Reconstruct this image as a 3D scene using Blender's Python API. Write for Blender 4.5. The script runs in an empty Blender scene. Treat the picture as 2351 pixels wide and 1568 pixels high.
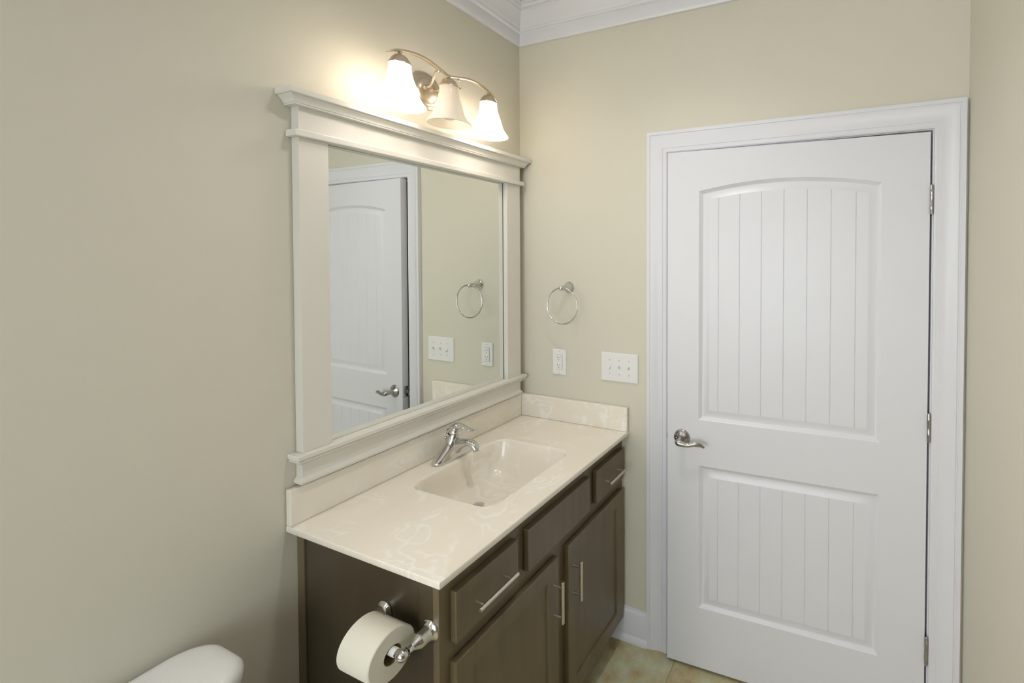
import bpy, bmesh, math, random
from mathutils import Vector, Matrix
random.seed(7)
S = bpy.context.scene
COL = S.collection
PI = math.pi

# ------------------------------------------------------------------ camera, world, exposure
cam_data = bpy.data.cameras.new('camera')
cam_data.sensor_fit = 'HORIZONTAL'
cam_data.sensor_width = 36.0
cam_data.lens = 1000.71 / 2351 * 36.0
cam_data.shift_x = -370.11 / 2351
cam_data.shift_y = -173.40 / 2351
cam_data.clip_start = 0.02
cam = bpy.data.objects.new('camera', cam_data)
cam.location = (1.4118, -1.6413, 1.6274)
cam.rotation_euler = (math.radians(88.9019), math.radians(-0.0815), math.radians(21.3891))
COL.objects.link(cam)
S.camera = cam

world = bpy.data.worlds.new('world')
S.world = world
world.use_nodes = True
world.node_tree.nodes['Background'].inputs[0].default_value = (0.6, 0.62, 0.65, 1)
world.node_tree.nodes['Background'].inputs[1].default_value = 0.05

S.view_settings.view_transform = 'Standard'
S.view_settings.look = 'None'
S.view_settings.gamma = 1
S.view_settings.use_curve_mapping = False
S.view_settings.exposure = 0.0

BULB = 36.0        # emission of the two lit bulbs
SHADE_GLOW = 1.2   # glow of the lit glass
CEIL = 135.0         # added fill lamp above the vanity, for upward faces
WIN = 6.4  # added left window pane, fill for the door and right wall
BW = 4.4         # added back window pane, fill from behind the camera

# room dimensions
W, YB, ZC = 1.778, -3.3, 2.745

# ------------------------------------------------------------------ materials
def new_mat(name):
    m = bpy.data.materials.new(name)
    m.use_nodes = True
    nt = m.node_tree
    return m, nt, nt.nodes['Principled BSDF']

def lin(r, g, b):
    f = lambda c: (c/255/12.92) if c/255 <= 0.04045 else ((c/255+0.055)/1.055)**2.4
    return (f(r), f(g), f(b), 1)

def simple(name, col, rough=0.5, metal=0.0, bump=0.0, bscale=300, spec=0.5, coat=0.0):
    m, nt, b = new_mat(name)
    b.inputs['Base Color'].default_value = col
    b.inputs['Roughness'].default_value = rough
    b.inputs['Metallic'].default_value = metal
    b.inputs['Specular IOR Level'].default_value = spec
    b.inputs['Coat Weight'].default_value = coat
    n = nt.nodes.new('ShaderNodeTexNoise')
    n.inputs['Scale'].default_value = bscale
    tc = nt.nodes.new('ShaderNodeTexCoord')
    nt.links.new(tc.outputs['Object'], n.inputs['Vector'])
    if bump > 0:
        bp = nt.nodes.new('ShaderNodeBump')
        bp.inputs['Strength'].default_value = bump
        bp.inputs['Distance'].default_value = 0.001
        nt.links.new(n.outputs['Fac'], bp.inputs['Height'])
        nt.links.new(bp.outputs['Normal'], b.inputs['Normal'])
    else:   # faint variation of the gloss
        mr = nt.nodes.new('ShaderNodeMapRange')
        mr.inputs['To Min'].default_value = max(0.0, rough-0.02)
        mr.inputs['To Max'].default_value = rough+0.02
        nt.links.new(n.outputs['Fac'], mr.inputs['Value'])
        nt.links.new(mr.outputs['Result'], b.inputs['Roughness'])
    return m

M_WALL = simple('wall_paint', (0.655, 0.627, 0.52, 1), 0.55, bump=0.12, bscale=260, spec=0.3)
M_CEIL = simple('ceiling_paint', (0.78, 0.78, 0.77, 1), 0.7, bump=0.1)
M_TRIM = simple('white_trim_paint', (0.72, 0.725, 0.755, 1), 0.32)
M_DOOR = simple('white_door_paint', (0.71, 0.715, 0.745, 1), 0.36)
M_FRAME = simple('mirror_frame_paint', (0.73, 0.705, 0.635, 1), 0.4)
M_CHROME = simple('chrome', (0.66, 0.66, 0.65, 1), 0.07, 1.0)
M_NICKEL = simple('brushed_nickel', (0.66, 0.62, 0.55, 1), 0.3, 1.0)
M_DARKNICKEL = simple('satin_nickel_hardware', (0.42, 0.41, 0.40, 1), 0.24, 1.0)
M_WARMNICKEL = simple('satin_nickel_lamp', (0.62, 0.53, 0.42, 1), 0.3, 1.0)
M_PLASTIC = simple('white_plastic', (0.80, 0.80, 0.78, 1), 0.3)
M_SCREW = simple('painted_screw', (0.5, 0.49, 0.46, 1), 0.4)
M_DARK = simple('dark_slot', (0.03, 0.03, 0.03, 1), 0.6)
M_SLOT = simple('slot_grey', (0.25, 0.24, 0.22, 1), 0.6)
M_PORC = simple('white_porcelain', (0.80, 0.80, 0.79, 1), 0.08, coat=0.5)
M_PAPER = simple('toilet_tissue', (0.68, 0.66, 0.55, 1), 0.95, bump=0.25, bscale=500, spec=0.1)
M_CARD = simple('brown_cardboard', (0.22, 0.16, 0.09, 1), 0.9)
M_RED = simple('red_dot', (0.35, 0.02, 0.02, 1), 0.4)
M_MIRROR = simple('mirror_silver', (0.86, 0.89, 0.86, 1), 0.0, 1.0)
M_ALCOVE = simple('brown_light_absorber', (0.16, 0.13, 0.09, 1), 0.35)  # dark absorber for the unseen, added alcove wall
M_HALLWOOD = simple('hall_wood', (0.45, 0.22, 0.08, 1), 0.4)

def mat_mirror():
    m, nt, b = new_mat('mirror_glass')
    b.inputs['Base Color'].default_value = (0.85, 0.875, 0.85, 1)
    b.inputs['Metallic'].default_value = 1
    b.inputs['Roughness'].default_value = 0.0
    return m
M_MIRROR = mat_mirror()

def mat_wood(name, k):
    m, nt, b = new_mat(name)
    tc = nt.nodes.new('ShaderNodeTexCoord')
    mp = nt.nodes.new('ShaderNodeMapping'); mp.inputs['Scale'].default_value = (14, 14, 1.6)
    n = nt.nodes.new('ShaderNodeTexNoise'); n.inputs['Scale'].default_value = 2.0; n.inputs['Detail'].default_value = 6
    n2 = nt.nodes.new('ShaderNodeTexNoise'); n2.inputs['Scale'].default_value = 5.0
    cr = nt.nodes.new('ShaderNodeValToRGB')
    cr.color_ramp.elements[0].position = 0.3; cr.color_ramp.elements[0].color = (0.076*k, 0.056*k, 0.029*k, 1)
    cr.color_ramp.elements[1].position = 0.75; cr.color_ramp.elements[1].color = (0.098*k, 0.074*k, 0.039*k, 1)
    mx = nt.nodes.new('ShaderNodeMixRGB'); mx.blend_type = 'MULTIPLY'; mx.inputs[0].default_value = 0.35
    nt.links.new(tc.outputs['Object'], mp.inputs['Vector']); nt.links.new(mp.outputs[0], n.inputs['Vector'])
    nt.links.new(tc.outputs['Object'], n2.inputs['Vector'])
    nt.links.new(n.outputs['Fac'], cr.inputs[0])
    nt.links.new(cr.outputs[0], mx.inputs[1]); nt.links.new(n2.outputs['Fac'], mx.inputs[2])
    nt.links.new(mx.outputs[0], b.inputs['Base Color'])
    b.inputs['Roughness'].default_value = 0.36
    b.inputs['Coat Weight'].default_value = 0.3
    b.inputs['Coat Roughness'].default_value = 0.3
    return m
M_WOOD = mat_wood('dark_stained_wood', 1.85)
M_SIDE = mat_wood('dark_cabinet_side_wood', 0.78)  # same wood shader in a darker tone, for the left side panel

def mat_marble():
    m, nt, b = new_mat('cultured_marble')
    N = nt.nodes.new; L = nt.links.new
    tc = N('ShaderNodeTexCoord')
    n0 = N('ShaderNodeTexNoise'); n0.inputs['Scale'].default_value = 5.0; n0.inputs['Detail'].default_value = 2.0
    sub = N('ShaderNodeVectorMath'); sub.operation = 'SUBTRACT'; sub.inputs[1].default_value = (0.5, 0.5, 0.5)
    sc = N('ShaderNodeVectorMath'); sc.operation = 'SCALE'; sc.inputs['Scale'].default_value = 0.36
    add = N('ShaderNodeVectorMath'); add.operation = 'ADD'
    L(tc.outputs['Object'], n0.inputs['Vector']); L(n0.outputs['Color'], sub.inputs[0]); L(sub.outputs[0], sc.inputs[0])
    L(tc.outputs['Object'], add.inputs[0]); L(sc.outputs[0], add.inputs[1])
    # thin flowing veins: bands of a stretched, folded noise
    v = N('ShaderNodeTexNoise'); v.inputs['Scale'].default_value = 7.0; v.inputs['Detail'].default_value = 1.5
    L(add.outputs[0], v.inputs['Vector'])
    fr = N('ShaderNodeMath'); fr.operation = 'MULTIPLY'; fr.inputs[1].default_value = 52.0
    sn = N('ShaderNodeMath'); sn.operation = 'SINE'
    L(v.outputs['Fac'], fr.inputs[0]); L(fr.outputs[0], sn.inputs[0])
    r1 = N('ShaderNodeMapRange'); r1.inputs['From Min'].default_value = 0.1; r1.inputs['From Max'].default_value = 1.0
    L(sn.outputs[0], r1.inputs['Value'])
    msk = N('ShaderNodeTexNoise'); msk.inputs['Scale'].default_value = 6.0; msk.inputs['Detail'].default_value = 3
    L(add.outputs[0], msk.inputs['Vector'])
    r2 = N('ShaderNodeMapRange'); r2.inputs['From Min'].default_value = 0.46; r2.inputs['From Max'].default_value = 0.62
    L(msk.outputs['Fac'], r2.inputs['Value'])
    mul = N('ShaderNodeMath'); mul.operation = 'MULTIPLY'; L(r1.outputs[0], mul.inputs[0]); L(r2.outputs[0], mul.inputs[1])
    cl = N('ShaderNodeMath'); cl.operation = 'MULTIPLY_ADD'; cl.use_clamp = True; cl.inputs[1].default_value = 0.15
    L(r2.outputs[0], cl.inputs[0]); L(mul.outputs[0], cl.inputs[2])
    mx = N('ShaderNodeMixRGB')
    mx.inputs[1].default_value = (0.835, 0.775, 0.665, 1)
    mx.inputs[2].default_value = (0.89, 0.86, 0.785, 1)
    L(cl.outputs[0], mx.inputs[0]); L(mx.outputs[0], b.inputs['Base Color'])
    b.inputs['Roughness'].default_value = 0.14
    b.inputs['Coat Weight'].default_value = 0.3
    b.inputs['Coat Roughness'].default_value = 0.05
    return m
M_MARBLE = mat_marble()

def mat_tile():
    m, nt, b = new_mat('slate_floor_tile')
    tc = nt.nodes.new('ShaderNodeTexCoord')
    mp = nt.nodes.new('ShaderNodeMapping'); mp.inputs['Location'].default_value = (-0.79, 0.30, 0)
    br = nt.nodes.new('ShaderNodeTexBrick'); br.offset = 0.0; br.squash = 1.0
    br.inputs['Scale'].default_value = 1.0; br.inputs['Brick Width'].default_value = 0.33; br.inputs['Row Height'].default_value = 0.33
    br.inputs['Mortar Size'].default_value = 0.003; br.inputs['Mortar Smooth'].default_value = 0.3
    n = nt.nodes.new('ShaderNodeTexNoise'); n.inputs['Scale'].default_value = 9; n.inputs['Detail'].default_value = 8; n.inputs['Roughness'].default_value = 0.65
    cr = nt.nodes.new('ShaderNodeValToRGB')
    e = cr.color_ramp.elements
    e[0].position = 0.30; e[0].color = (0.30, 0.21, 0.11, 1)
    e[1].position = 0.72; e[1].color = (0.62, 0.62, 0.47, 1)
    a = e.new(0.44); a.color = (0.47, 0.39, 0.21, 1)
    a = e.new(0.56); a.color = (0.50, 0.50, 0.33, 1)
    mx = nt.nodes.new('ShaderNodeMixRGB'); mx.inputs[2].default_value = (0.34, 0.29, 0.20, 1)
    bp = nt.nodes.new('ShaderNodeBump'); bp.inputs['Strength'].default_value = 0.3; bp.inputs['Distance'].default_value = 0.003; bp.invert = True
    L = nt.links.new
    L(tc.outputs['Object'], mp.inputs['Vector']); L(mp.outputs[0], br.inputs['Vector']); L(tc.outputs['Object'], n.inputs['Vector'])
    L(n.outputs['Fac'], cr.inputs[0]); L(cr.outputs[0], mx.inputs[1]); L(br.outputs['Fac'], mx.inputs[0])
    L(mx.outputs[0], b.inputs['Base Color']); L(br.outputs['Fac'], bp.inputs['Height']); L(bp.outputs[0], b.inputs['Normal'])
    b.inputs['Roughness'].default_value = 0.45
    return m
M_TILE = mat_tile()

def mat_shade(name, glow):
    m, nt, b = new_mat(name)
    nt.nodes.remove(b)
    out = nt.nodes['Material Output']
    L = nt.links.new
    tr = nt.nodes.new('ShaderNodeBsdfTranslucent'); tr.inputs[0].default_value = (0.95, 0.92, 0.86, 1)
    df = nt.nodes.new('ShaderNodeBsdfDiffuse'); df.inputs[0].default_value = (0.92, 0.90, 0.85, 1)
    tp = nt.nodes.new('ShaderNodeBsdfTransparent'); tp.inputs[0].default_value = (1, 0.97, 0.92, 1)
    gl = nt.nodes.new('ShaderNodeBsdfGlossy'); gl.inputs['Roughness'].default_value = 0.15
    m1 = nt.nodes.new('ShaderNodeMixShader'); m1.inputs[0].default_value = 0.5
    m2 = nt.nodes.new('ShaderNodeMixShader'); m2.inputs[0].default_value = 0.35 if glow > 0 else 0.40
    m3 = nt.nodes.new('ShaderNodeMixShader'); m3.inputs[0].default_value = 0.04
    L(tr.outputs[0], m1.inputs[1]); L(df.outputs[0], m1.inputs[2])
    L(m1.outputs[0], m2.inputs[1]); L(tp.outputs[0], m2.inputs[2])
    L(m2.outputs[0], m3.inputs[1]); L(gl.outputs[0], m3.inputs[2])
    last = m3
    if glow > 0:
        em = nt.nodes.new('ShaderNodeEmission'); em.inputs[0].default_value = (1, 0.92, 0.87, 1); em.inputs[1].default_value = glow
        ad = nt.nodes.new('ShaderNodeAddShader'); L(m3.outputs[0], ad.inputs[0]); L(em.outputs[0], ad.inputs[1]); last = ad
    L(last.outputs[0], out.inputs['Surface'])
    return m
M_SHADE_ON = mat_shade('lit_alabaster_glass', SHADE_GLOW)
M_SHADE_OFF = mat_shade('unlit_alabaster_glass', 0)

def mat_emit(name, col, s):
    m, nt, b = new_mat(name)
    b.inputs['Base Color'].default_value = (0.8, 0.8, 0.8, 1)
    b.inputs['Emission Color'].default_value = col
    b.inputs['Emission Strength'].default_value = s
    return m
M_BULB_ON = mat_emit('lit_bulb', (1.0, 0.91, 0.86, 1), BULB)
M_BULB_OFF = simple('unlit_frosted_bulb', (0.8, 0.78, 0.74, 1), 0.3)
M_FILL_LAMP = mat_emit('fill_lamp_diffuser', (1.0, 0.97, 0.93, 1), CEIL)
M_FILL_BACK = mat_emit('fill_pane_back', (0.80, 0.92, 1.02, 1), BW)
M_FILL_LEFT = mat_emit('fill_pane_left', (1.0, 0.90, 0.86, 1), WIN)

# ------------------------------------------------------------------ mesh helpers
def loc_of(o):
    v = Vector((0, 0, 0))
    while o is not None:
        v += Vector(o.location); o = o.parent
    return v

def thing(name, label, cat, loc=(0, 0, 0), group=None, kind=None):
    o = bpy.data.objects.new(name, None)
    COL.objects.link(o)
    o.location = loc
    o.empty_display_size = 0.05
    o['label'] = label; o['category'] = cat
    if group: o['group'] = group
    if kind: o['kind'] = kind
    return o

def obj(name, bm, mat, parent=None, smooth=None, bevel=0, label=None, cat=None, kind=None, loc=None, group=None, seg=2):
    """bm is in world coordinates (or in the frame of the parent when its origin is zero)"""
    bmesh.ops.recalc_face_normals(bm, faces=bm.faces[:])
    org = loc_of(parent) if parent is not None else Vector(loc or (0, 0, 0))
    if org.length > 0: bmesh.ops.translate(bm, verts=bm.verts[:], vec=-org)
    me = bpy.data.meshes.new(name)
    bm.to_mesh(me); bm.free()
    me.materials.append(mat)
    o = bpy.data.objects.new(name, me)
    COL.objects.link(o)
    if parent is not None: o.parent = parent
    else: o.location = org
    if smooth is not None:
        me.polygons.foreach_set('use_smooth', [True]*len(me.polygons))
        if smooth < 180:
            me.set_sharp_from_angle(angle=math.radians(smooth))
    if bevel:
        md = o.modifiers.new('bevel', 'BEVEL'); md.width = bevel; md.segments = seg; md.limit_method = 'ANGLE'; md.harden_normals = False
    if label: o['label'] = label
    if cat: o['category'] = cat
    if kind: o['kind'] = kind
    if group: o['group'] = group
    return o

def box(bm, x0, x1, y0, y1, z0, z1):
    v = [bm.verts.new((x, y, z)) for x in (x0, x1) for y in (y0, y1) for z in (z0, z1)]
    for f in ((0, 1, 3, 2), (4, 6, 7, 5), (0, 4, 5, 1), (2, 3, 7, 6), (0, 2, 6, 4), (1, 5, 7, 3)):
        bm.faces.new([v[i] for i in f])
    return bm

def B(*a):
    bm = bmesh.new()
    if len(a) == 6 and not hasattr(a[0], '__len__'): box(bm, *a)
    else:
        for b in a: box(bm, *b)
    return bm

def loft(rings, close=True, cap0=True, cap1=True, bm=None):
    bm = bm or bmesh.new()
    R = [[bm.verts.new(p) for p in r] for r in rings]
    n = len(R[0])
    for a, b in zip(R, R[1:]):
        for i in range(n if close else n-1):
            j = (i+1) % n
            bm.faces.new((a[i], a[j], b[j], b[i]))
    if cap0: bm.faces.new(list(reversed(R[0])))
    if cap1: bm.faces.new(R[-1])
    return bm

def basis(axis):
    a = Vector(axis).normalized()
    t = Vector((0, 0, 1)) if abs(a.z) < 0.9 else Vector((1, 0, 0))
    u = a.cross(t).normalized(); v = a.cross(u).normalized()
    return a, u, v

def lathe(profile, origin, axis=(0, 0, 1), n=40, bm=None, cap0=True, cap1=True):
    """profile: list of (radius, distance along axis)"""
    a, u, v = basis(axis); o = Vector(origin)
    rings = []
    for r, h in profile:
        r = max(r, 1e-5)
        rings.append([o + a*h + (u*math.cos(2*PI*i/n) + v*math.sin(2*PI*i/n))*r for i in range(n)])
    return loft(rings, True, cap0, cap1, bm)

def catmull(pts, k=6):
    P = [Vector(p) for p in pts]
    P = [P[0]*2-P[1]] + P + [P[-1]*2-P[-2]]
    out = []
    for i in range(1, len(P)-2):
        p0, p1, p2, p3 = P[i-1:i+3]
        for s in range(k):
            t = s/k
            out.append(0.5*((2*p1) + (p2-p0)*t + (2*p0-5*p1+4*p2-p3)*t*t + (3*p1-p0-3*p2+p3)*t**3))
    out.append(P[-2].copy())
    return out

def tube(pts, radii, n=16, k=6, bm=None, side=None, closed=False):
    """radii: number or list of (r_side, r_up) per control point; side = preferred side vector"""
    m = len(pts)
    rr = [(radii, radii)]*m if isinstance(radii, (int, float)) else [(r, r) if isinstance(r, (int, float)) else r for r in radii]
    comb = [list(p)+list(r) for p, r in zip(pts, rr)]
    if k > 1:
        P = catmull(pts, k)
        Q = catmull([(r[0], r[1], 0) for r in rr], k)
    else:
        P = [Vector(p) for p in pts]; Q = [Vector((r[0], r[1], 0)) for r in rr]
    rings = []
    up0 = None
    for i, p in enumerate(P):
        d = (P[min(i+1, len(P)-1)] - P[max(i-1, 0)]).normalized()
        if side is not None: s = Vector(side)
        else:
            s = d.cross(Vector((0, 0, 1)))
            if s.length < 0.05: s = up0 or Vector((1, 0, 0))
            s.normalize(); up0 = s
        s = (s - d*s.dot(d)).normalized()
        u = s.cross(d)
        rings.append([p + s*math.cos(2*PI*j/n)*max(Q[i].x, 1e-5) + u*math.sin(2*PI*j/n)*max(Q[i].y, 1e-5) for j in range(n)])
    return loft(rings, True, True, True, bm)

def sphere(c, r, bm=None, n=20, sc=(1, 1, 1)):
    bm = bm or bmesh.new()
    g = bmesh.ops.create_uvsphere(bm, u_segments=n, v_segments=n//2, radius=1)
    for v in g['verts']:
        v.co = Vector((v.co.x*r*sc[0], v.co.y*r*sc[1], v.co.z*r*sc[2])) + Vector(c)
    return bm

def torus(c, R, r, normal, n=64, m=12, bm=None):
    a, u, v = basis(normal); c = Vector(c)
    bm = bm or bmesh.new()
    rings = []
    for i in range(n):
        t = 2*PI*i/n; d = u*math.cos(t)+v*math.sin(t)
        rings.append([bm.verts.new(c + d*(R+r*math.cos(2*PI*j/m)) + a*r*math.sin(2*PI*j/m)) for j in range(m)])
    for i in range(n):
        A, Bq = rings[i], rings[(i+1) % n]
        for j in range(m):
            bm.faces.new((A[j], A[(j+1) % m], Bq[(j+1) % m], Bq[j]))
    return bm

def sweep(path, profile, fn, closed=False, closeprof=True):
    """mitred sweep: path = 2D points, profile = (offset to the left of travel, height); fn maps (p, q, height) -> 3D"""
    P = [Vector(p).to_2d() for p in path]; n = len(P)
    nor = []
    for i in range(n):
        segs = []
        if closed or i > 0: d = (P[i]-P[i-1]).normalized(); segs.append(Vector((-d.y, d.x)))
        if closed or i < n-1: d = (P[(i+1) % n]-P[i]).normalized(); segs.append(Vector((-d.y, d.x)))
        if len(segs) == 1: nor.append(segs[0])
        else:
            s = segs[0]+segs[1]; s.normalize(); nor.append(s/ s.dot(segs[0]))
    rings = []
    for i in range(n):
        rings.append([Vector(fn(P[i].x+nor[i].x*o, P[i].y+nor[i].y*o, h)) for o, h in profile])
    if closed: rings.append(rings[0])
    bm = bmesh.new()
    R = [[bm.verts.new(p) for p in r] for r in (rings[:-1] if closed else rings)]
    if closed: R.append(R[0])
    m = len(profile)
    for a, b in zip(R, R[1:]):
        for i in range(m if closeprof else m-1):
            j = (i+1) % m
            bm.faces.new((a[i], a[j], b[j], b[i]))
    if not closed and closeprof:
        bm.faces.new(R[0]); bm.faces.new(list(reversed(R[-1])))
    return bm

def rrect(cx, cy, hx, hy, r, k=8):
    """rounded rectangle, counter-clockwise from +x side; 4*(k+1) points"""
    r = min(r, hx*0.999, hy*0.999)
    out = []
    for q, (sx, sy) in enumerate(((1, 1), (-1, 1), (-1, -1), (1, -1))):
        for i in range(k+1):
            a = PI/2*q + PI/2*i/k
            out.append((cx+sx*(hx-r)+r*math.cos(a), cy+sy*(hy-r)+r*math.sin(a)))
    return out

# ------------------------------------------------------------------ room shell
T = 0.12
def st(name, bm, m, label, cat, **k):
    return obj(name, bm, m, label=label, cat=cat, kind='structure', **k)

DX0, DX1, DZ = 0.730, 1.695, 2.062      # rough opening in the door wall
st('floor', B(-T, 3.22, YB-T, 0.05, -0.05, 0.0), M_TILE, 'mottled tan and green slate tile floor', 'floor')
st('floor_hall', B(-0.3, 2.4, 0.05, 1.3, -0.05, -0.002), M_HALLWOOD, 'orange wood floor glimpsed under the door', 'floor')
st('ceiling', B(-T, 3.22, YB-T, T, ZC, ZC+0.08), M_CEIL, 'white ceiling above the crown moulding', 'ceiling')
XR, YR = 3.1, -0.85                     # alcove added behind this corner to cut bounce onto the left wall
st('wall_right', B((W, W+T, YR, T, 0, ZC), (W+T, XR, YR, YR+T, 0, ZC)), M_WALL, 'beige wall right of the white door', 'wall')
st('wall_added_alcove', B(XR, XR+T, YB-T, YR+T, 0, ZC), M_ALCOVE, 'added dark brown wall out of view on the right, soaks up bounce', 'wall')
st('wall_front', B((0, DX0, 0, T, 0, ZC), (DX1, W, 0, T, 0, ZC), (DX0, DX1, 0, T, DZ, ZC)), M_WALL,
   'cream wall with the white door, switches and towel ring', 'wall')
WY0, WY1, WZ0, WZ1 = -3.05, -1.95, 0.75, 2.15      # opening for the added fill window in the left wall, behind the camera
st('wall_left', B((-T, 0, WY1, T, 0, ZC), (-T, 0, YB-T, WY0, 0, ZC), (-T, 0, WY0, WY1, 0, WZ0), (-T, 0, WY0, WY1, WZ1, ZC)), M_WALL,
   'beige green painted wall behind the mirror and toilet', 'wall')
BX0, BX1, BZ0, BZ1 = 0.35, 1.75, 0.55, 2.05          # opening for the second added fill window, in the back wall
st('wall_back', B((0, BX0, YB-T, YB, 0, ZC), (BX1, XR, YB-T, YB, 0, ZC), (BX0, BX1, YB-T, YB, 0, BZ0), (BX0, BX1, YB-T, YB, BZ1, ZC)), M_WALL, 'beige wall behind the camera', 'wall')
st('wall_hall', B((-0.3, 2.4, 1.3, 1.35, 0, ZC), (-0.35, -0.3, T, 1.35, 0, ZC), (2.4, 2.45, T, 1.35, 0, ZC), (-0.35, 2.45, T, 1.35, ZC, ZC+0.05)),
   M_WALL, 'dim hallway walls beyond the open door gap', 'wall')
win = thing('fill_window_1', 'added frosted fill window in the left wall behind the camera', 'window', (0, (WY0+WY1)/2, WZ0), kind='structure')
obj('fill_window_frame', B((-.08, -.03, WY0, WY0+.05, WZ0, WZ1), (-.08, -.03, WY1-.05, WY1, WZ0, WZ1), (-.08, -.03, WY0+.05, WY1-.05, WZ0, WZ0+.05),
      (-.08, -.03, WY0+.05, WY1-.05, WZ1-.05, WZ1)), M_TRIM, win)
obj('fill_window_pane', B(-.06, -.05, WY0+.05, WY1-.05, WZ0+.05, WZ1-.05), M_FILL_LEFT, win)
obj('fill_window_casing', sweep([(WY0, WZ0), (WY0, WZ1), (WY1, WZ1), (WY1, WZ0)], [(0, 0), (0, .015), (.08, .018), (.08, 0)],
      lambda p, q, h: (h+.0004, p, q), closed=True), M_TRIM, win)

win2 = thing('fill_window_2', 'added wide frosted fill window in the wall behind the camera', 'window', ((BX0+BX1)/2, YB, BZ0), kind='structure')
obj('fill_window_frame', B((BX0, BX0+.05, YB-.08, YB-.03, BZ0, BZ1), (BX1-.05, BX1, YB-.08, YB-.03, BZ0, BZ1), (BX0+.05, BX1-.05, YB-.08, YB-.03, BZ0, BZ0+.05),
      (BX0+.05, BX1-.05, YB-.08, YB-.03, BZ1-.05, BZ1)), M_TRIM, win2)
obj('fill_window_pane', B(BX0+.05, BX1-.05, YB-.06, YB-.05, BZ0+.05, BZ1-.05), M_FILL_BACK, win2)
obj('fill_window_casing', sweep([(BX0, BZ0), (BX0, BZ1), (BX1, BZ1), (BX1, BZ0)], [(0, 0), (0, .015), (.08, .018), (.08, 0)],
      lambda p, q, h: (p, YB+.0004+h, q), closed=True), M_TRIM, win2)

# crown moulding: travels so that the room lies to the left
crown = [(0.0, 2.600), (0.009, 2.600), (0.012, 2.606), (0.014, 2.609), (0.014, 2.652), (0.017, 2.656), (0.023, 2.658), (0.026, 2.664), (0.026, 2.668),
         (0.031, 2.672), (0.034, 2.682), (0.042, 2.696), (0.054, 2.708), (0.069, 2.716), (0.073, 2.718), (0.073, 2.722), (0.082, 2.725),
         (0.087, 2.732), (0.087, 2.736), (0.096, 2.737), (0.096, ZC-.0005), (0, ZC-.0005)]
e = 0.0006
st('trim_1', sweep([(e, YB+e), (XR-e, YB+e), (XR-e, YR-e), (W-e, YR-e), (W-e, -e), (e, -e)], crown, lambda p, q, h: (p, q, h), closed=True), M_TRIM,
   'white stepped crown moulding where walls meet ceiling', 'crown moulding', smooth=35)

# baseboards
base = [(0, 0.0005), (0.024, 0.0005), (0.024, 0.012), (0.020, 0.022), (0.014, 0.028), (0.014, 0.112), (0.012, 0.117), (0.012, 0.121), (0.009, 0.128), (0.006, 0.131), (0.005, 0.137), (0, 0.137)]
def baseboard(name, a, b, label):
    st(name, sweep([a, b], base, lambda p, q, h: (p, q, h)), M_TRIM, label, 'baseboard', smooth=35)
baseboard('baseboard_front', (0.6615, -e), (0.47, -e), 'short white baseboard between vanity and door casing')
baseboard('baseboard_right', (W-e, YR), (W-e, -0.02), 'white baseboard along the right wall')
baseboard('baseboard_left', (e, -0.925), (e, YB+e), 'white baseboard behind the toilet')

# ------------------------------------------------------------------ door, casing, jamb
casing = [(0, 0), (0, 0.009), (0.004, 0.0125), (0.009, 0.0115), (0.018, 0.0105), (0.0185, 0.0125), (0.022, 0.0125), (0.030, 0.0110), (0.045, 0.0135), (0.058, 0.0185),
          (0.062, 0.0190), (0.063, 0.0165), (0.067, 0.0165), (0.068, 0.019), (0.0795, 0.019), (0.0795, 0)]
casing2 = [(w*1.085, h) for w, h in casing]
CX0, CX1, CZ = 0.7468, 1.6835, 2.0480
st('trim_2', sweep([(CX0, 0.0004), (CX0, CZ), (CX1, CZ), (CX1, 0.0004)], casing2, lambda p, q, h: (p, -h-.0004, q)), M_TRIM,
   'white moulded casing around the door', 'door casing', smooth=30)

door = thing('door_1', 'white two panel arch top door standing slightly ajar', 'door', (1.676, 0, 0), kind='structure')
JX0, JX1, JZ = 0.7505, 1.6795, 2.046
jam = B((0.7325, JX0, 0.001, T, 0, JZ+.0158), (JX1, 1.6948, 0.001, T, 0, JZ+.0158), (JX0, JX1, 0.001, T, JZ, JZ+.0158),
        (JX0, JX0+.012, .040, .07, 0, JZ), (JX1-.012, JX1, .040, .07, 0, JZ), (JX0+.012, JX1-.012, .040, .07, JZ-.012, JZ))
obj('door_jamb', jam, M_TRIM, door)
obj('strike_plate', B((JX0-.0008, JX0+.0012, -.006, .030, .880, .940), (JX0-.003, JX0+.0012, -.0135, -.004, .897, .917)), M_DARKNICKEL, door, bevel=.0006,
    label='dark metal strike plate on the jamb')

TH = math.radians(2.41)
HX, HY = 1.673, -0.0005
def dl(s, y, z):      # door-leaf coordinates: s from hinge edge, y into the wall, z up
    c, sn = math.cos(TH), math.sin(TH)
    return Vector((HX - s*c + y*sn*1.0, HY - s*sn + y*c, z))

def panel_loop(s0, s1, z0, zs, zp, d, n=18):
    """loop inset by d; arch from zs at the sides to zp in the middle"""
    a, b = s0+d, s1-d
    out = [(a, z0+d), (b, z0+d)]
    for i in range(n+1):
        s = b + (a-b)*i/n
        t = (s-(s0+s1)/2)/((s1-s0)/2)
        out.append((s, zs + (zp-zs)*(1-t*t) - d))
    return out
def edge_pt(loop): return loop
LEAF_W, LZ0, LZ1, LT = 0.9135, 0.014, 2.040, 0.035
panels = [(0.142, 0.785, 0.995, 1.8835, 1.917), (0.142, 0.783, 0.253, 0.8155, 0.8155)]
bm = bmesh.new()
outer = [(0, LZ0), (LEAF_W, LZ0), (LEAF_W, LZ1), (0, LZ1)]
def vv(p, y): return bm.verts.new(dl(p[0], y, p[1]))
ov = [vv(p, 0) for p in outer]
edges = [bm.edges.new((ov[i], ov[(i+1) % 4])) for i in range(4)]
back = [vv(p, LT) for p in outer]
for i in range(4):
    j = (i+1) % 4
    bm.faces.new((ov[i], back[i], back[j], ov[j]))
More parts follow.
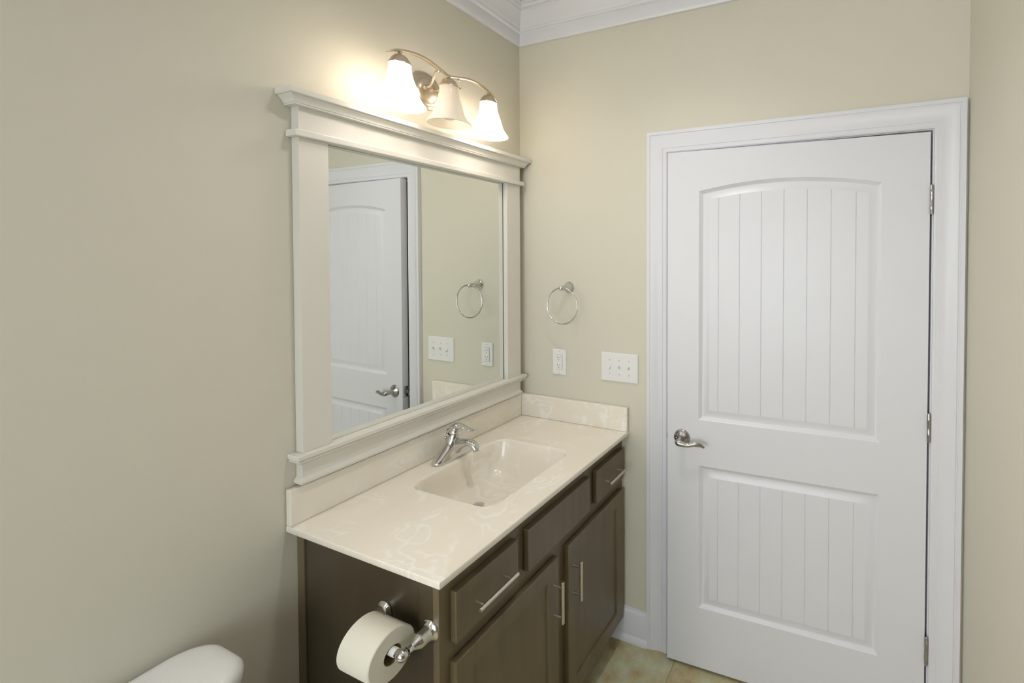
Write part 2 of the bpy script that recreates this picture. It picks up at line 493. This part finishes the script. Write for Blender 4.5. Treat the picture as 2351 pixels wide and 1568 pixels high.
bm.faces.new(back)
loops_done = []
for (s0, s1, z0, zs, zp) in panels:
    prev = None
    for d, y in ((0, 0), (0.003, 0.0028), (0.006, 0.0045), (0.010, 0.0085), (0.013, 0.0105), (0.016, 0.0108), (0.034, 0.0040), (0.042, 0.0015)):
        lp = [vv(p, y) for p in panel_loop(s0, s1, z0, zs, zp, d)]
        if prev:
            for i in range(len(lp)):
                j = (i+1) % len(lp)
                bm.faces.new((prev[i], prev[j], lp[j], lp[i]))
        else:
            for i in range(len(lp)): edges.append(bm.edges.new((lp[i], lp[(i+1) % len(lp)])))
        prev = lp
bmesh.ops.triangle_fill(bm, edges=edges, use_beauty=True, use_dissolve=True)
leaf = obj('door_leaf', bm, M_DOOR, door, smooth=28)
for k, (s0, s1, z0, zs, zp) in enumerate(panels):
    gx = [0.223+0.0808*i for i in range(7)]
    d = 0.042; a, b = s0+d, s1-d
    xs = [(a, 0)]
    for g in gx: xs += [(g-.0018, 0), (g, 1), (g+.0018, 0)]
    xs.append((b, 0))
    full = []
    for (p, q), (p2, q2) in zip(xs, xs[1:]):
        m_ = max(1, int((p2-p)/0.02))
        for i in range(m_): full.append((p+(p2-p)*i/m_, q+(q2-q)*i/m_))
    full.append(xs[-1])
    bm = bmesh.new(); r0 = []; r1 = []
    for s, q in full:
        t = (s-(s0+s1)/2)/((s1-s0)/2)
        zt = zs+(zp-zs)*(1-t*t)-d
        y = 0.0015+0.0022*q
        r0.append(bm.verts.new(dl(s, y, z0+d))); r1.append(bm.verts.new(dl(s, y, zt)))
    for i in range(len(full)-1): bm.faces.new((r0[i], r0[i+1], r1[i+1], r1[i]))
    back0 = [bm.verts.new(dl(s, 0.012, z)) for s, z in ((a, z0+d), (b, z0+d), (b, zp-d), (a, zp-d))]
    bm.faces.new(back0)
    obj('door_panel', bm, M_DOOR, leaf)
for zc in (1.818, 1.068, 0.320):
    bm = lathe([(0.0, 0), (.004, .0), (.0055, .003), (.0055, .0135), (.0058, .014), (.0058, .034), (.0055, .0345), (.0055, .062), (.0058, .0625), (.0058, .0825),
                (.0055, .083), (.0055, .094), (.004, .097), (0, .097)], (1.6765, -0.0075, zc-.0485), n=18)
    box(bm, 1.6745, 1.6785, -0.006, 0.001, zc-.044, zc+.044)
    obj('hinge', bm, M_DARKNICKEL, door, smooth=40, label='satin nickel butt hinge')
# lever handle
hc = dl(0.852, 0, 0.917)
nrm = Vector((math.sin(TH), -math.cos(TH), 0)); sdir = Vector((math.cos(TH), math.sin(TH), 0))
obj('handle_rose', lathe([(0.0335, 0), (0.0335, .002), (.031, .005), (.024, .009), (.016, .012), (.0125, .014), (.0115, .030), (.0115, .040), (0.0, .040)], hc, nrm, n=40), M_DARKNICKEL, door, smooth=40)
h0 = hc+nrm*.045
lev = lambda a, b, z: tuple(h0+sdir*a+nrm*b+Vector((0, 0, z)))
bm = tube([lev(-.012, .0, 0), lev(0, .004, -.001), lev(.018, .005, -.004), (lev(.040, .004, -.006)), lev(.062, .001, -.001), lev(.083, -.004, -.003), lev(.100, -.010, -.013)],
          [(.006, .006), (.0125, .0125), (.010, .0105), (.0065, .008), (.0055, .0085), (.004, .008), (.002, .0035)], n=18, side=tuple(nrm))
lathe([(.011, 0), (.0125, .006), (.0115, .016), (.009, .019), (0.0, .019)], hc+nrm*.036, nrm, n=24, bm=bm)
obj('lever_handle', bm, M_DARKNICKEL, door, smooth=60, label='curved satin nickel lever')
obj('privacy_button', lathe([(.0055, 0), (.0055, .002), (.004, .003), (0, .003)], hc+nrm*.055, nrm, n=16), M_CHROME, door, smooth=40)
for sx in (-.021, .021):
    obj('screw', lathe([(.003, 0), (.003, .001), (0, .0018)], hc+sdir*sx+nrm*.0095, nrm, n=10), M_CHROME, door, smooth=40)
bm = bmesh.new()
q = [dl(LEAF_W+.0006, y, z) for y, z in ((.005, .888), (.030, .888), (.030, .946), (.005, .946))]
q2 = [dl(LEAF_W-.002, y, z) for y, z in ((.005, .888), (.030, .888), (.030, .946), (.005, .946))]
loft([q2, q], bm=bm)
b4 = [dl(LEAF_W+.0006, y, z) for y, z in ((.011, .908), (.024, .908), (.024, .926), (.011, .926))]
b5 = [dl(LEAF_W+.009, y, z) for y, z in ((.018, .908), (.024, .908), (.024, .926), (.018, .926))]
loft([b4, b5], bm=bm)
obj('latch_plate', bm, M_DARKNICKEL, door, label='metal latch plate on the door edge')

# ------------------------------------------------------------------ vanity cabinet
VY0, VY1 = -0.903, -0.0015
FX, DXF = 0.535, 0.555
ZV = 0.8755
van = thing('vanity_cabinet', 'dark brown wooden bathroom vanity cabinet under the marble top', 'cabinet', (0.27, -0.45, 0))
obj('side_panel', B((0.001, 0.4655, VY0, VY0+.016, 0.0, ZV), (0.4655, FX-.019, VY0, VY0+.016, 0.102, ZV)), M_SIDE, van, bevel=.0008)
obj('side_panel', B((0.001, 0.4655, VY1-.016, VY1, 0.0, ZV), (0.4655, FX-.019, VY1-.016, VY1, 0.102, ZV)), M_WOOD, van)
obj('scribe_strip', B(0.001, 0.031, VY0-.004, VY0+.001, 0.0, ZV), M_WOOD, van, bevel=.001)
ff = [(FX-.019, FX, VY0-.002, VY0+.040, .102, ZV), (FX-.019, FX, VY1-.035, VY1, .102, ZV),
      (FX-.019, FX, VY0+.040, VY1-.035, ZV-.055, ZV), (FX-.019, FX, VY0+.040, VY1-.035, .102, .140),
      (FX-.019, FX, VY0+.040, VY1-.035, .655, .700),
      (FX-.019, FX, -.665, -.612, .700, ZV-.055), (FX-.019, FX, -.286, -.232, .700, ZV-.055), (FX-.019, FX, -.480, -.410, .140, .655)]
obj('face_frame', B(*ff), M_WOOD, van, bevel=.0008)
obj('cabinet_back', B((.002, .008, VY0+.016, VY1-.016, .1, .75), (.008, FX-.019, VY0+.016, VY1-.016, .10, .115)), M_WOOD, van)
obj('toe_kick', B(.4665, .480, VY0+.002, VY1-.002, 0, .102), M_WOOD, van)
obj('drawer_box', B(.10, FX-.002, -.86, -.68, .715, .80), M_WOOD, van)

def pull(parent, c, axis):
    """bar pull centred at c (x = bar axis)"""
    c = Vector(c); a = Vector((0, 1, 0)) if axis == 'y' else Vector((0, 0, 1))
    L = .0675
    bm = lathe([(.0045, -L), (.0058, -L+.0015), (.0058, L-.0015), (.0045, L)], c, a, n=20)
    for s in (-.048, .048):
        lathe([(.0042, 0), (.0042, c.x-DXF-.004)], (DXF, c.y+a.y*s, c.z+a.z*s), (1, 0, 0), n=12, bm=bm)
    return obj('bar_pull', bm, M_NICKEL, parent, smooth=40, label='brushed nickel bar pull')

def drawer_front(y0, y1, z0, z1):
    bm = B(FX+.0005, DXF, y0, y1, z0, z1)
    return obj('drawer_front', bm, M_WOOD, van, bevel=.002)
dA = drawer_front(-.874, -.661, .700, .826)
dB = drawer_front(-.617, -.282, .700, .826)
dC = drawer_front(-.237, -.026, .700, .826)
pull(dA, (DXF+.032, -.765, .760), 'y'); pull(dC, (DXF+.032, -.125, .760), 'y')

def cab_door(y0, y1, z0, z1, rail=.052):
    bm = bmesh.new()
    rx = [(0, DXF), (0.0, DXF), (rail, DXF), (rail+.004, DXF-.005), (rail+.006, DXF-.0065)]
    def ring(d, x): return [bm.verts.new(p) for p in ((x, y0+d, z0+d), (x, y1-d, z0+d), (x, y1-d, z1-d), (x, y0+d, z1-d))]
    rs = [ring(.0, FX+.0005), ring(0, DXF-.0015), ring(.0015, DXF), ring(rail, DXF), ring(rail+.003, DXF-.003), ring(rail+.004, DXF-.0065)]
    for a, b in zip(rs, rs[1:]):
        for i in range(4): bm.faces.new((a[i], a[(i+1) % 4], b[(i+1) % 4], b[i]))
    bm.faces.new(rs[-1]); bm.faces.new(list(reversed(rs[0])))
    return obj('cabinet_door', bm, M_WOOD, van)
cA = cab_door(-.875, -.472, .107, .654)
cB = cab_door(-.418, -.026, .107, .654)
pull(cA, (DXF+.032, -.496, .527), 'z'); pull(cB, (DXF+.032, -.391, .524), 'z')

# ------------------------------------------------------------------ countertop with integral basin
top = thing('countertop', 'cream swirled marble vanity top with integral sink', 'countertop', (0.285, -0.466, 0.876))
Z0 = 0.894
X0, X1, Y0, Y1 = 0.001, 0.570, -0.932, -0.0015
bcx, bcy, bhx, bhy, br_ = 0.2875, -0.462, 0.1725, 0.206, 0.052
K = 12
def bowl(dx, dy=None, r=None):
    dy = dx if dy is None else dy
    return rrect(bcx, bcy, bhx-dx, bhy-dy, r if r is not None else max(br_-dx, .02), K)
inner = bowl(0)
def rayrect(p, ins):
    a, b, c, d = X0+ins*0, X1-ins, Y0+ins, Y1
    dx, dy = p[0]-bcx, p[1]-bcy
    t = min([v for v in ((b-bcx)/dx if dx > 1e-9 else 9e9, (a-bcx)/dx if dx < -1e-9 else 9e9, (d-bcy)/dy if dy > 1e-9 else 9e9, (c-bcy)/dy if dy < -1e-9 else 9e9)])
    return [bcx+dx*t, bcy+dy*t]
def outer_ring(ins, z):
    pts = [rayrect(p, ins) for p in inner]
    for cx, cy in ((X1-ins, Y1), (X0, Y1), (X0, Y0+ins), (X1-ins, Y0+ins)):
        i = min(range(len(pts)), key=lambda k: (pts_ref[k][0]-{True: X1, False: X0}[cx > .3])**2 + (pts_ref[k][1]-{True: Y1, False: Y0}[cy > -.4])**2)
        pts[i] = [cx, cy]
    return [(p[0], p[1], z) for p in pts]
pts_ref = [rayrect(p, 0) for p in inner]
rings = [[(p[0], p[1], Z0) for p in inner], outer_ring(.0045, Z0), outer_ring(.0018, Z0-.0008), outer_ring(.0004, Z0-.0025), outer_ring(0, Z0-.005),
         outer_ring(0, Z0-.014), outer_ring(.0012, Z0-.0172), outer_ring(.003, Z0-.018)]
o_in = bowl(-.012)
rings.append([(p[0], p[1], Z0-.018) for p in o_in])
obj('counter_slab', loft(rings, cap0=False, cap1=False), M_MARBLE, top, smooth=30)
dr = (0.205, -0.468)
prof = [(0, 0, 0), (.0012, .0015, -.0005), (.003, .0035, -.003), (.0045, .006, -.009), (.007, .015, -.045), (.011, .028, -.078), (.019, .044, -.102), (.033, .064, -.117), (.052, .090, -.126)]
rings = []
for dx, dy, z in prof:
    rings.append([(p[0], p[1], Z0+z) for p in bowl(dx, dy, max(br_-dx*.35, .045))])
last = rings[-1]
cr = []
for p in last:
    a = math.atan2(p[1]-dr[1], p[0]-dr[0]); cr.append((dr[0]+.022*math.cos(a), dr[1]+.022*math.sin(a), Z0-.150))
for t in (.25, .5, .75, .92, 1):
    zt = -.126 - .024*(t**.9)
    rings.append([(a[0]+(b[0]-a[0])*t, a[1]+(b[1]-a[1])*t, Z0+zt) for a, b in zip(last, cr)])
obj('sink_basin', loft(rings, cap0=False, cap1=True), M_MARBLE, top, smooth=180)
bm = lathe([(.024, 0), (.024, .001), (.021, .0022), (.019, .001), (.0175, .001), (.0175, .004), (.015, .006), (0, .007)], (dr[0], dr[1], Z0-.1498), n=32)
obj('drain_stopper', bm, M_CHROME, top, smooth=50, label='chrome pop-up drain stopper')
obj('backsplash', B(X0, .022, Y0, Y1-.0205, Z0+.0002, .9945), M_MARBLE, top, bevel=.003)
obj('side_splash', B(.0015, .569, Y1-.020, Y1, Z0+.0002, .9945), M_MARBLE, top, bevel=.003)

# ------------------------------------------------------------------ faucet
fa = thing('faucet', 'chrome single lever faucet behind the sink basin', 'faucet', (.078, -.455, Z0))
fx, fy = .078, -.455
rings = []
for z, a, b, sx in ((0, .080, .027, 0), (.003, .082, .0285, 0), (.010, .080, .0280, 0), (.018, .073, .0268, .000), (.025, .064, .0262, .001), (.034, .054, .0262, .002),
                    (.044, .043, .0258, .004), (.056, .0325, .0250, .006), (.070, .0265, .0240, .008), (.086, .0230, .0230, .010), (.090, .0215, .0215, .010)):
    q_ = 0.66 if z < .03 else 1.0 - 0.34*max(0, (.06-z)/.03) if z < .06 else 1.0
    se = lambda t: math.copysign(abs(t)**q_, t)
    rings.append([(fx+sx+b*se(math.cos(2*PI*i/40)), fy-.002+a*se(math.sin(2*PI*i/40)), Z0+.0003+z) for i in range(40)])
obj('faucet_body', loft(rings), M_CHROME, fa, smooth=60)
bm = tube([(fx+.004, fy, Z0+.030), (fx+.026, fy, Z0+.047), (fx+.055, fy, Z0+.060), (fx+.083, fy, Z0+.064), (fx+.103, fy, Z0+.058), (fx+.112, fy, Z0+.046)],
          [(.027, .026), (.022, .020), (.0175, .014), (.0155, .011), (.0145, .0105), (.0130, .011)], n=24, side=(0, 1, 0))
obj('spout', bm, M_CHROME, fa, smooth=60)
obj('aerator', lathe([(.0105, 0), (.0105, .012), (.009, .014), (0, .013)], (fx+.110, fy, Z0+.050), (.25, 0, -1), n=24), M_CHROME, fa, smooth=50)
bm = tube([(fx-.010, fy, Z0+.089), (fx-.002, fy, Z0+.104), (fx+.018, fy, Z0+.116), (fx+.045, fy, Z0+.117), (fx+.072, fy, Z0+.112), (fx+.095, fy, Z0+.110), (fx+.112, fy, Z0+.116)],
          [(.0215, .003), (.0215, .013), (.019, .012), (.0145, .007), (.011, .0045), (.0095, .003), (.007, .002)], n=24, side=(0, 1, 0))
lathe([(.0212, 0), (.0214, .006), (.019, .014), (.012, .022), (0, .025)], (fx+.010, fy, Z0+.0915), (0.06, 0, 1), n=32, bm=bm)
obj('lever', bm, M_CHROME, fa, smooth=60)
obj('temperature_mark', sphere((fx+.0305, fy, Z0+.083), .0024, n=12), M_RED, fa, smooth=180, label='red temperature dot')
bm = lathe([(.0018, 0), (.0018, .060), (.0045, .062), (.0055, .066), (.0045, .070), (0, .072)], (fx-.034, fy-.002, Z0+.0003), n=14)
obj('lift_rod', bm, M_CHROME, fa, smooth=50)

# ------------------------------------------------------------------ framed mirror
mi = thing('mirror', 'large rectangular wall mirror in a cream painted craftsman frame', 'mirror', (0, -.4745, 1.003))
ML, MR = -.906, -.040
obj('mirror_glass', B(.004, .009, ML+.043, MR-.048, 1.0885, 1.9715), M_MIRROR, mi, label='mirror glass reflecting the door')
def lprism(poly, z0, z1):
    return loft([[(x, y, z0) for x, y in poly], [(x, y, z1) for x, y in poly]])
obj('frame_jamb', lprism([(.001, ML), (.033, ML), (.033, ML+.073), (.0115, ML+.073), (.0115, ML+.042), (.001, ML+.042)], 1.088, 1.954), M_FRAME, mi, bevel=.001)
obj('frame_jamb', lprism([(.001, MR), (.001, MR-.047), (.0115, MR-.047), (.0115, MR-.082), (.033, MR-.082), (.033, MR)], 1.088, 1.954), M_FRAME, mi, bevel=.001)
obj('frame_header', B(.001, .033, ML, MR, 1.9725, 2.0368), M_FRAME, mi, bevel=.0008)
obj('header_fillet', lprism([(.001, ML-.014), (.046, ML-.014), (.046, MR+.014), (.001, MR+.014), (.001, MR-.047), (.0115, MR-.047), (.0115, ML+.042), (.001, ML+.042)], 1.954, 1.9725), M_FRAME, mi, bevel=.0025)
U = [(.001, ML), (.033, ML), (.033, MR), (.001, MR)]
capp = [(-.020, 2.0368), (.016, 2.0368), (.016, 2.0405), (.0185, 2.0415), (.020, 2.047), (.024, 2.053), (.029, 2.057), (.029, 2.0605), (.0345, 2.0605), (.036, 2.062), (.036, 2.0752), (.035, 2.0765), (-.020, 2.0765)]
bm = sweep(U, [(-o, h) for o, h in capp], lambda p, q, h: (max(p, .001), q, h))
box(bm, .001, .020, ML+.012, MR-.012, 2.038, 2.0762)
obj('crown_cap', bm, M_FRAME, mi, smooth=30)
U2 = [(.001, ML), (.030, ML), (.030, MR), (.001, MR)]
sill = [(-.020, 1.003), (.006, 1.003), (.0068, 1.009), (.004, 1.014), (.0, 1.020), (.0, 1.052), (.003, 1.058), (.008, 1.062), (.011, 1.063), (.011, 1.0655), (.016, 1.067), (.018, 1.070), (.016, 1.0735), (.0145, 1.0745),
        (.0195, 1.0755), (.0205, 1.077), (.0205, 1.0865), (.0195, 1.088), (-.020, 1.088)]
bm = sweep(U2, [(-o, h) for o, h in sill], lambda p, q, h: (max(p, .001), q, h))
box(bm, .001, .014, ML+.012, MR-.012, 1.004, 1.0875)
obj('sill_apron', bm, M_FRAME, mi, smooth=30)

# ------------------------------------------------------------------ vanity light
vl = thing('vanity_light', 'three lamp satin nickel wall light with bell glass shades above mirror', 'wall light', (0, -.505, 2.235))
LX, LY = .130, -.505
obj('back_plate', lathe([(.067, .0005), (.067, .004), (.063, .009), (.055, .011), (.053, .015), (.046, .016), (.043, .021), (.030, .026), (.012, .028), (0, .0285)],
    (0, LY+.010, 2.225), (1, 0, 0), n=48), M_WARMNICKEL, vl, smooth=50)
arc = [(-.224, 2.243), (-.200, 2.258), (-.165, 2.270), (-.120, 2.277), (-.080, 2.275), (-.035, 2.264), (0, 2.256), (.035, 2.264), (.080, 2.275), (.120, 2.277), (.165, 2.270), (.200, 2.258), (.224, 2.243)]
rad = [(a*1.3, b*1.3) for a, b in [(.001, .001), (.0028, .005), (.0036, .0065), (.0040, .007), (.004, .0065), (.0034, .0055), (.003, .005), (.0034, .0055), (.004, .0065), (.0040, .007), (.0036, .0065), (.0028, .005), (.001, .001)]]
obj('arched_arm', tube([(LX, LY+a, z) for a, z in arc], [(b, a) for a, b in rad], n=14, side=(1, 0, 0)), M_WARMNICKEL, vl, smooth=60)
for s in (-1, 1):
    P = [(.024, LY+.008+s*.016, 2.236), (.045, LY+.008+s*.018, 2.228), (.068, LY+.006+s*.022, 2.238), (.085, LY+.004+s*.026, 2.254), (.105, LY+.002+s*.034, 2.262), (.128, LY+s*.040, 2.259)]
    bm = tube(P, [.0032, .0036, .0036, .0036, .0034, .0034], n=12)
    sphere((.1305, LY+s*.040, 2.2575), .0055, bm, 12)
    obj('support_scroll', bm, M_WARMNICKEL, vl, smooth=60)
sphere_n = None
def bell(profile, c):
    outer = profile
    innr = [(max(r-.0028, .001), z) for r, z in reversed(profile)]
    return outer + innr
for i, s in enumerate((-1, 0, 1)):
    cy = LY+s*.180
    az = 2.266 if s else 2.256
    zt = 2.221 if s else 2.217
    cap = obj('lamp_cap', lathe([(.0325, 0), (.0325, .003), (.030, .006), (.0265, .013), (.022, .021), (.015, .028), (.0075, .032), (.0055, .034), (.0055, az-zt)], (LX, cy, zt), n=36), M_WARMNICKEL, vl, smooth=50)
    obj('cap_knob', sphere((LX+.019, cy-.029, zt+.002) if s else (LX+.02, cy+.028, zt+.002), .004, n=12), M_WARMNICKEL, cap, smooth=180)
    pr = [(.0300, .0), (.0302, -.010), (.0320, -.024), (.0365, -.042), (.0425, -.060), (.0475, -.078), (.0515, -.092), (.0575, -.105), (.0640, -.115), (.0695, -.122), (.0712, -.1265), (.0704, -.128)]
    bm = lathe(bell(pr, None), (LX, cy, zt+.001), n=56, cap0=False, cap1=False)
    sh = obj('glass_shade', bm, M_SHADE_ON if s else M_SHADE_OFF, vl, smooth=180, label='lit frosted bell shade' if s else 'unlit frosted bell shade')
    bb = lathe([(.0125, .0), (.013, -.022), (.017, -.040), (.0235, -.056), (.0275, -.072), (.0270, -.088), (.0215, -.100), (.012, -.107), (0, -.109)], (LX, cy, zt-.004), n=28)
    obj('light_bulb', bb, M_BULB_ON if s else M_BULB_OFF, sh, smooth=180)

# ------------------------------------------------------------------ towel ring
tr = thing('towel_ring', 'round chrome towel ring hanging on the wall above the outlet', 'towel ring', (.270, 0, 1.49))
obj('wall_rose', lathe([(.0265, .0005), (.0265, .003), (.024, .007), (.021, .009), (.0195, .014), (.0145, .028), (.0105, .040), (.009, .050)], (.270, 0, 1.494), (0, -1, 0), n=36), M_CHROME, tr, smooth=50)
obj('ring_post', sphere((.270, -.058, 1.4935), .0105, n=20, sc=(1, 1.1, 1.1)), M_CHROME, tr, smooth=180)
obj('ring', torus((.274, -.058, 1.4165), .0785, .0032, (0.02, 1, 0.0), bm=None), M_CHROME, tr, smooth=180)

# ------------------------------------------------------------------ outlet and switches
def plate(bm_y, x0, x1, z0, z1):
    r = [(0, .0005), (0, .003), (.0025, .006)]
    rings = [[(x0+d, -h, z0+d), (x1-d, -h, z0+d), (x1-d, -h, z1-d), (x0+d, -h, z1-d)] for d, h in r]
    return loft(rings)
ou = thing('outlet', 'white wall outlet plate with two receptacles above the side splash', 'outlet', (.2195, 0, 1.1555))
OX = .2195
obj('cover_plate', plate(0, OX-.0355, OX+.0355, 1.0985, 1.2125), M_PLASTIC, ou)
obj('receptacle_insert', B(OX-.0165, OX+.0165, -.0085, -.0055, 1.1225, 1.1885), M_PLASTIC, ou, bevel=.0008)
bs = B((OX-.0175, OX+.0175, -.0064, -.0058, 1.1215, 1.1895))
obj('insert_gap', bs, M_SLOT, ou)
for zc in (1.1725, 1.1385):
    fc = obj('receptacle_face', B(OX-.0135, OX+.0135, -.0092, -.0084, zc-.0125, zc+.0125), M_PLASTIC, ou, bevel=.0004)
    bm = B((OX-.0075, OX-.0050, -.0096, -.0091, zc+.001, zc+.009), (OX+.0050, OX+.0072, -.0096, -.0091, zc+.0015, zc+.008))
    lathe([(.0024, 0), (.0024, .0005)], (OX, -.0091, zc-.006), (0, -1, 0), n=12, bm=bm)
    obj('slot', bm, M_SLOT, fc)
for z in (1.205, 1.106):
    obj('screw', lathe([(.0026, 0), (.0022, .001), (0, .0012)], (OX, -.006, z), (0, -1, 0), n=12), M_SCREW, ou)
sw = thing('light_switch', 'white triple toggle switch plate beside the door casing', 'light switch', (.525, 0, 1.1585))
SX = .525
obj('cover_plate', plate(0, SX-.088, SX+.088, 1.0975, 1.2195), M_PLASTIC, sw)
for k, up in ((-1, -1), (0, 1), (1, 1)):
    x = SX+k*.046
    obj('switch_slot', B(x-.005, x+.005, -.0066, -.0058, 1.1465, 1.1705), M_PLASTIC, sw, bevel=.0003)
    zc = 1.1585
    rings = [[(x-.0042, -.006, zc-.007), (x+.0042, -.006, zc-.007), (x+.0042, -.006, zc+.007), (x-.0042, -.006, zc+.007)],
             [(x-.0033, -.019, zc+up*.007-.0032), (x+.0033, -.019, zc+up*.007-.0032), (x+.0033, -.019, zc+up*.007+.0032), (x-.0033, -.019, zc+up*.007+.0032)]]
    obj('toggle', loft(rings), M_PLASTIC, sw, bevel=.0008)
    for z in (1.1885, 1.1285):
        obj('screw', lathe([(.0026, 0), (.0022, .001), (0, .0012)], (x, -.006, z), (0, -1, 0), n=12), M_SCREW, sw)

# ------------------------------------------------------------------ toilet paper holder and roll
PY = VY0
th_ = thing('toilet_paper_holder', 'chrome two post toilet paper holder on the vanity side', 'toilet paper holder', (.428, PY, .737))
HZ, EY = .742, -.974
for x in (.350, .506):
    bm = lathe([(.0265, .0005), (.0270, .003), (.0245, .006), (.0205, .008), (.0190, .012), (.0182, .022), (.0185, .030), (.0165, .037), (.0115, .043), (.0085, .048), (.0085, .056), (.010, .060)], (x, PY, HZ), (0, -1, 0), n=36)
    sphere((x, EY, HZ), .0125, bm, 20)
    obj('post', bm, M_CHROME, th_, smooth=50)
bm = lathe([(.0, 0), (.0085, .0), (.0105, .006), (.0105, .012), (.0085, .016), (.0085, .022)], (.506, EY, HZ), (-1, 0, 0), n=24)
obj('end_collar', bm, M_CHROME, th_, smooth=50)
bm = lathe([(.0, 0), (.0085, .0), (.0105, .006), (.0105, .012), (.0085, .016), (.0085, .022)], (.350, EY, HZ), (1, 0, 0), n=24)
obj('end_collar', bm, M_CHROME, th_, smooth=50)
bm = lathe([(.0095, 0), (.0105, .002), (.0105, .06), (.0092, .062), (.0092, .118), (.0085, .120)], (.368, EY, HZ), (1, 0, 0), n=28)
obj('roller', bm, M_PLASTIC, th_, smooth=40, label='white plastic spring roller')
rc = (.370, EY, HZ-.0086)
ro = thing('toilet_paper_roll', 'white toilet paper roll hanging on the chrome holder', 'toilet paper', rc)
RR, RI = .0555, .0205
bm = lathe([(RI, 0), (RR-.002, 0), (RR, .002), (RR, .102), (RR-.002, .104), (RI, .104), (RI, 0)], rc, (1, 0, 0), n=72, cap0=False, cap1=False)
obj('tissue', bm, M_PAPER, ro, smooth=40)
bm = lathe([(RI-.0002, .0005), (RI-.0002, .1035), (RI-.0012, .1035), (RI-.0012, .0005), (RI-.0002, .0005)], rc, (1, 0, 0), n=48, cap0=False, cap1=False)
obj('cardboard_core', bm, M_CARD, ro, smooth=40, label='brown cardboard core')

# ------------------------------------------------------------------ toilet
TY = -1.335
to = thing('toilet', 'white porcelain toilet with rounded tank lid against the left wall', 'toilet', (.35, TY, 0))
def rr(cx, cy, hx, hy, r, z, k=8): return [(p[0], p[1], z) for p in rrect(cx, cy, hx, hy, r, k)]
obj('tank', loft([rr(.112, TY, .080, .195, .035, .385), rr(.112, TY, .090, .210, .04, .42), rr(.116, TY, .096, .222, .045, .698)]), M_PORC, to, smooth=50)
lid = []
for d, z in ((.006, .6985), (.001, .701), (0, .706), (0, .722), (.002, .729), (.007, .735), (.015, .7385), (.03, .740), (.06, .7405)):
    lid.append(rr(.118, TY, .104-d, .238-d, max(.070-d*.5, .02), z, 10))
obj('tank_lid', loft(lid), M_PORC, to, smooth=60)
bm = tube([(.218, TY+.14, .65), (.235, TY+.14, .65), (.242, TY+.11, .648), (.242, TY+.06, .642)], [.009, .008, .006, .007], n=12)
obj('flush_lever', bm, M_CHROME, to, smooth=60)
def oval(cx, a, b, z, n=40): return [(cx+a*math.cos(2*PI*i/n), TY+b*math.sin(2*PI*i/n), z) for i in range(n)]
obj('bowl', loft([oval(.36, .25, .105, .001), oval(.36, .24, .095, .04), oval(.37, .20, .085, .16), oval(.41, .24, .13, .28), oval(.445, .275, .175, .37), oval(.445, .28, .18, .388)]), M_PORC, to, smooth=60)
obj('rear_deck', loft([rr(.15, TY, .13, .10, .03, .15), rr(.15, TY, .13, .14, .03, .34), rr(.15, TY, .13, .16, .03, .384)]), M_PORC, to, smooth=50)
obj('toilet_seat', loft([oval(.455, .262, .182, .389), oval(.455, .266, .186, .395), oval(.455, .264, .184, .405), oval(.455, .255, .175, .409)]), M_PLASTIC, to, smooth=50)
obj('seat_lid', loft([oval(.455, .258, .178, .410), oval(.455, .262, .182, .415), oval(.455, .258, .178, .424), oval(.455, .24, .16, .430)]), M_PLASTIC, to, smooth=50)
# ------------------------------------------------------------------ added ceiling downlight above the vanity, out of the frame
LC = (.82, -.72, ZC)
cl = thing('fill_lamp', 'added white cylinder ceiling downlight above the vanity', 'ceiling light', LC)
obj('lamp_housing', lathe([(.088, -.0005), (.088, -.125), (.080, -.125), (.080, -.055), (.088, -.050)], LC, n=48, cap0=False, cap1=False), M_TRIM, cl, smooth=40)
obj('diffuser', lathe([(.079, -.056), (.060, -.0565), (0, -.0565)], LC, n=48), M_FILL_LAMP, cl, smooth=180)
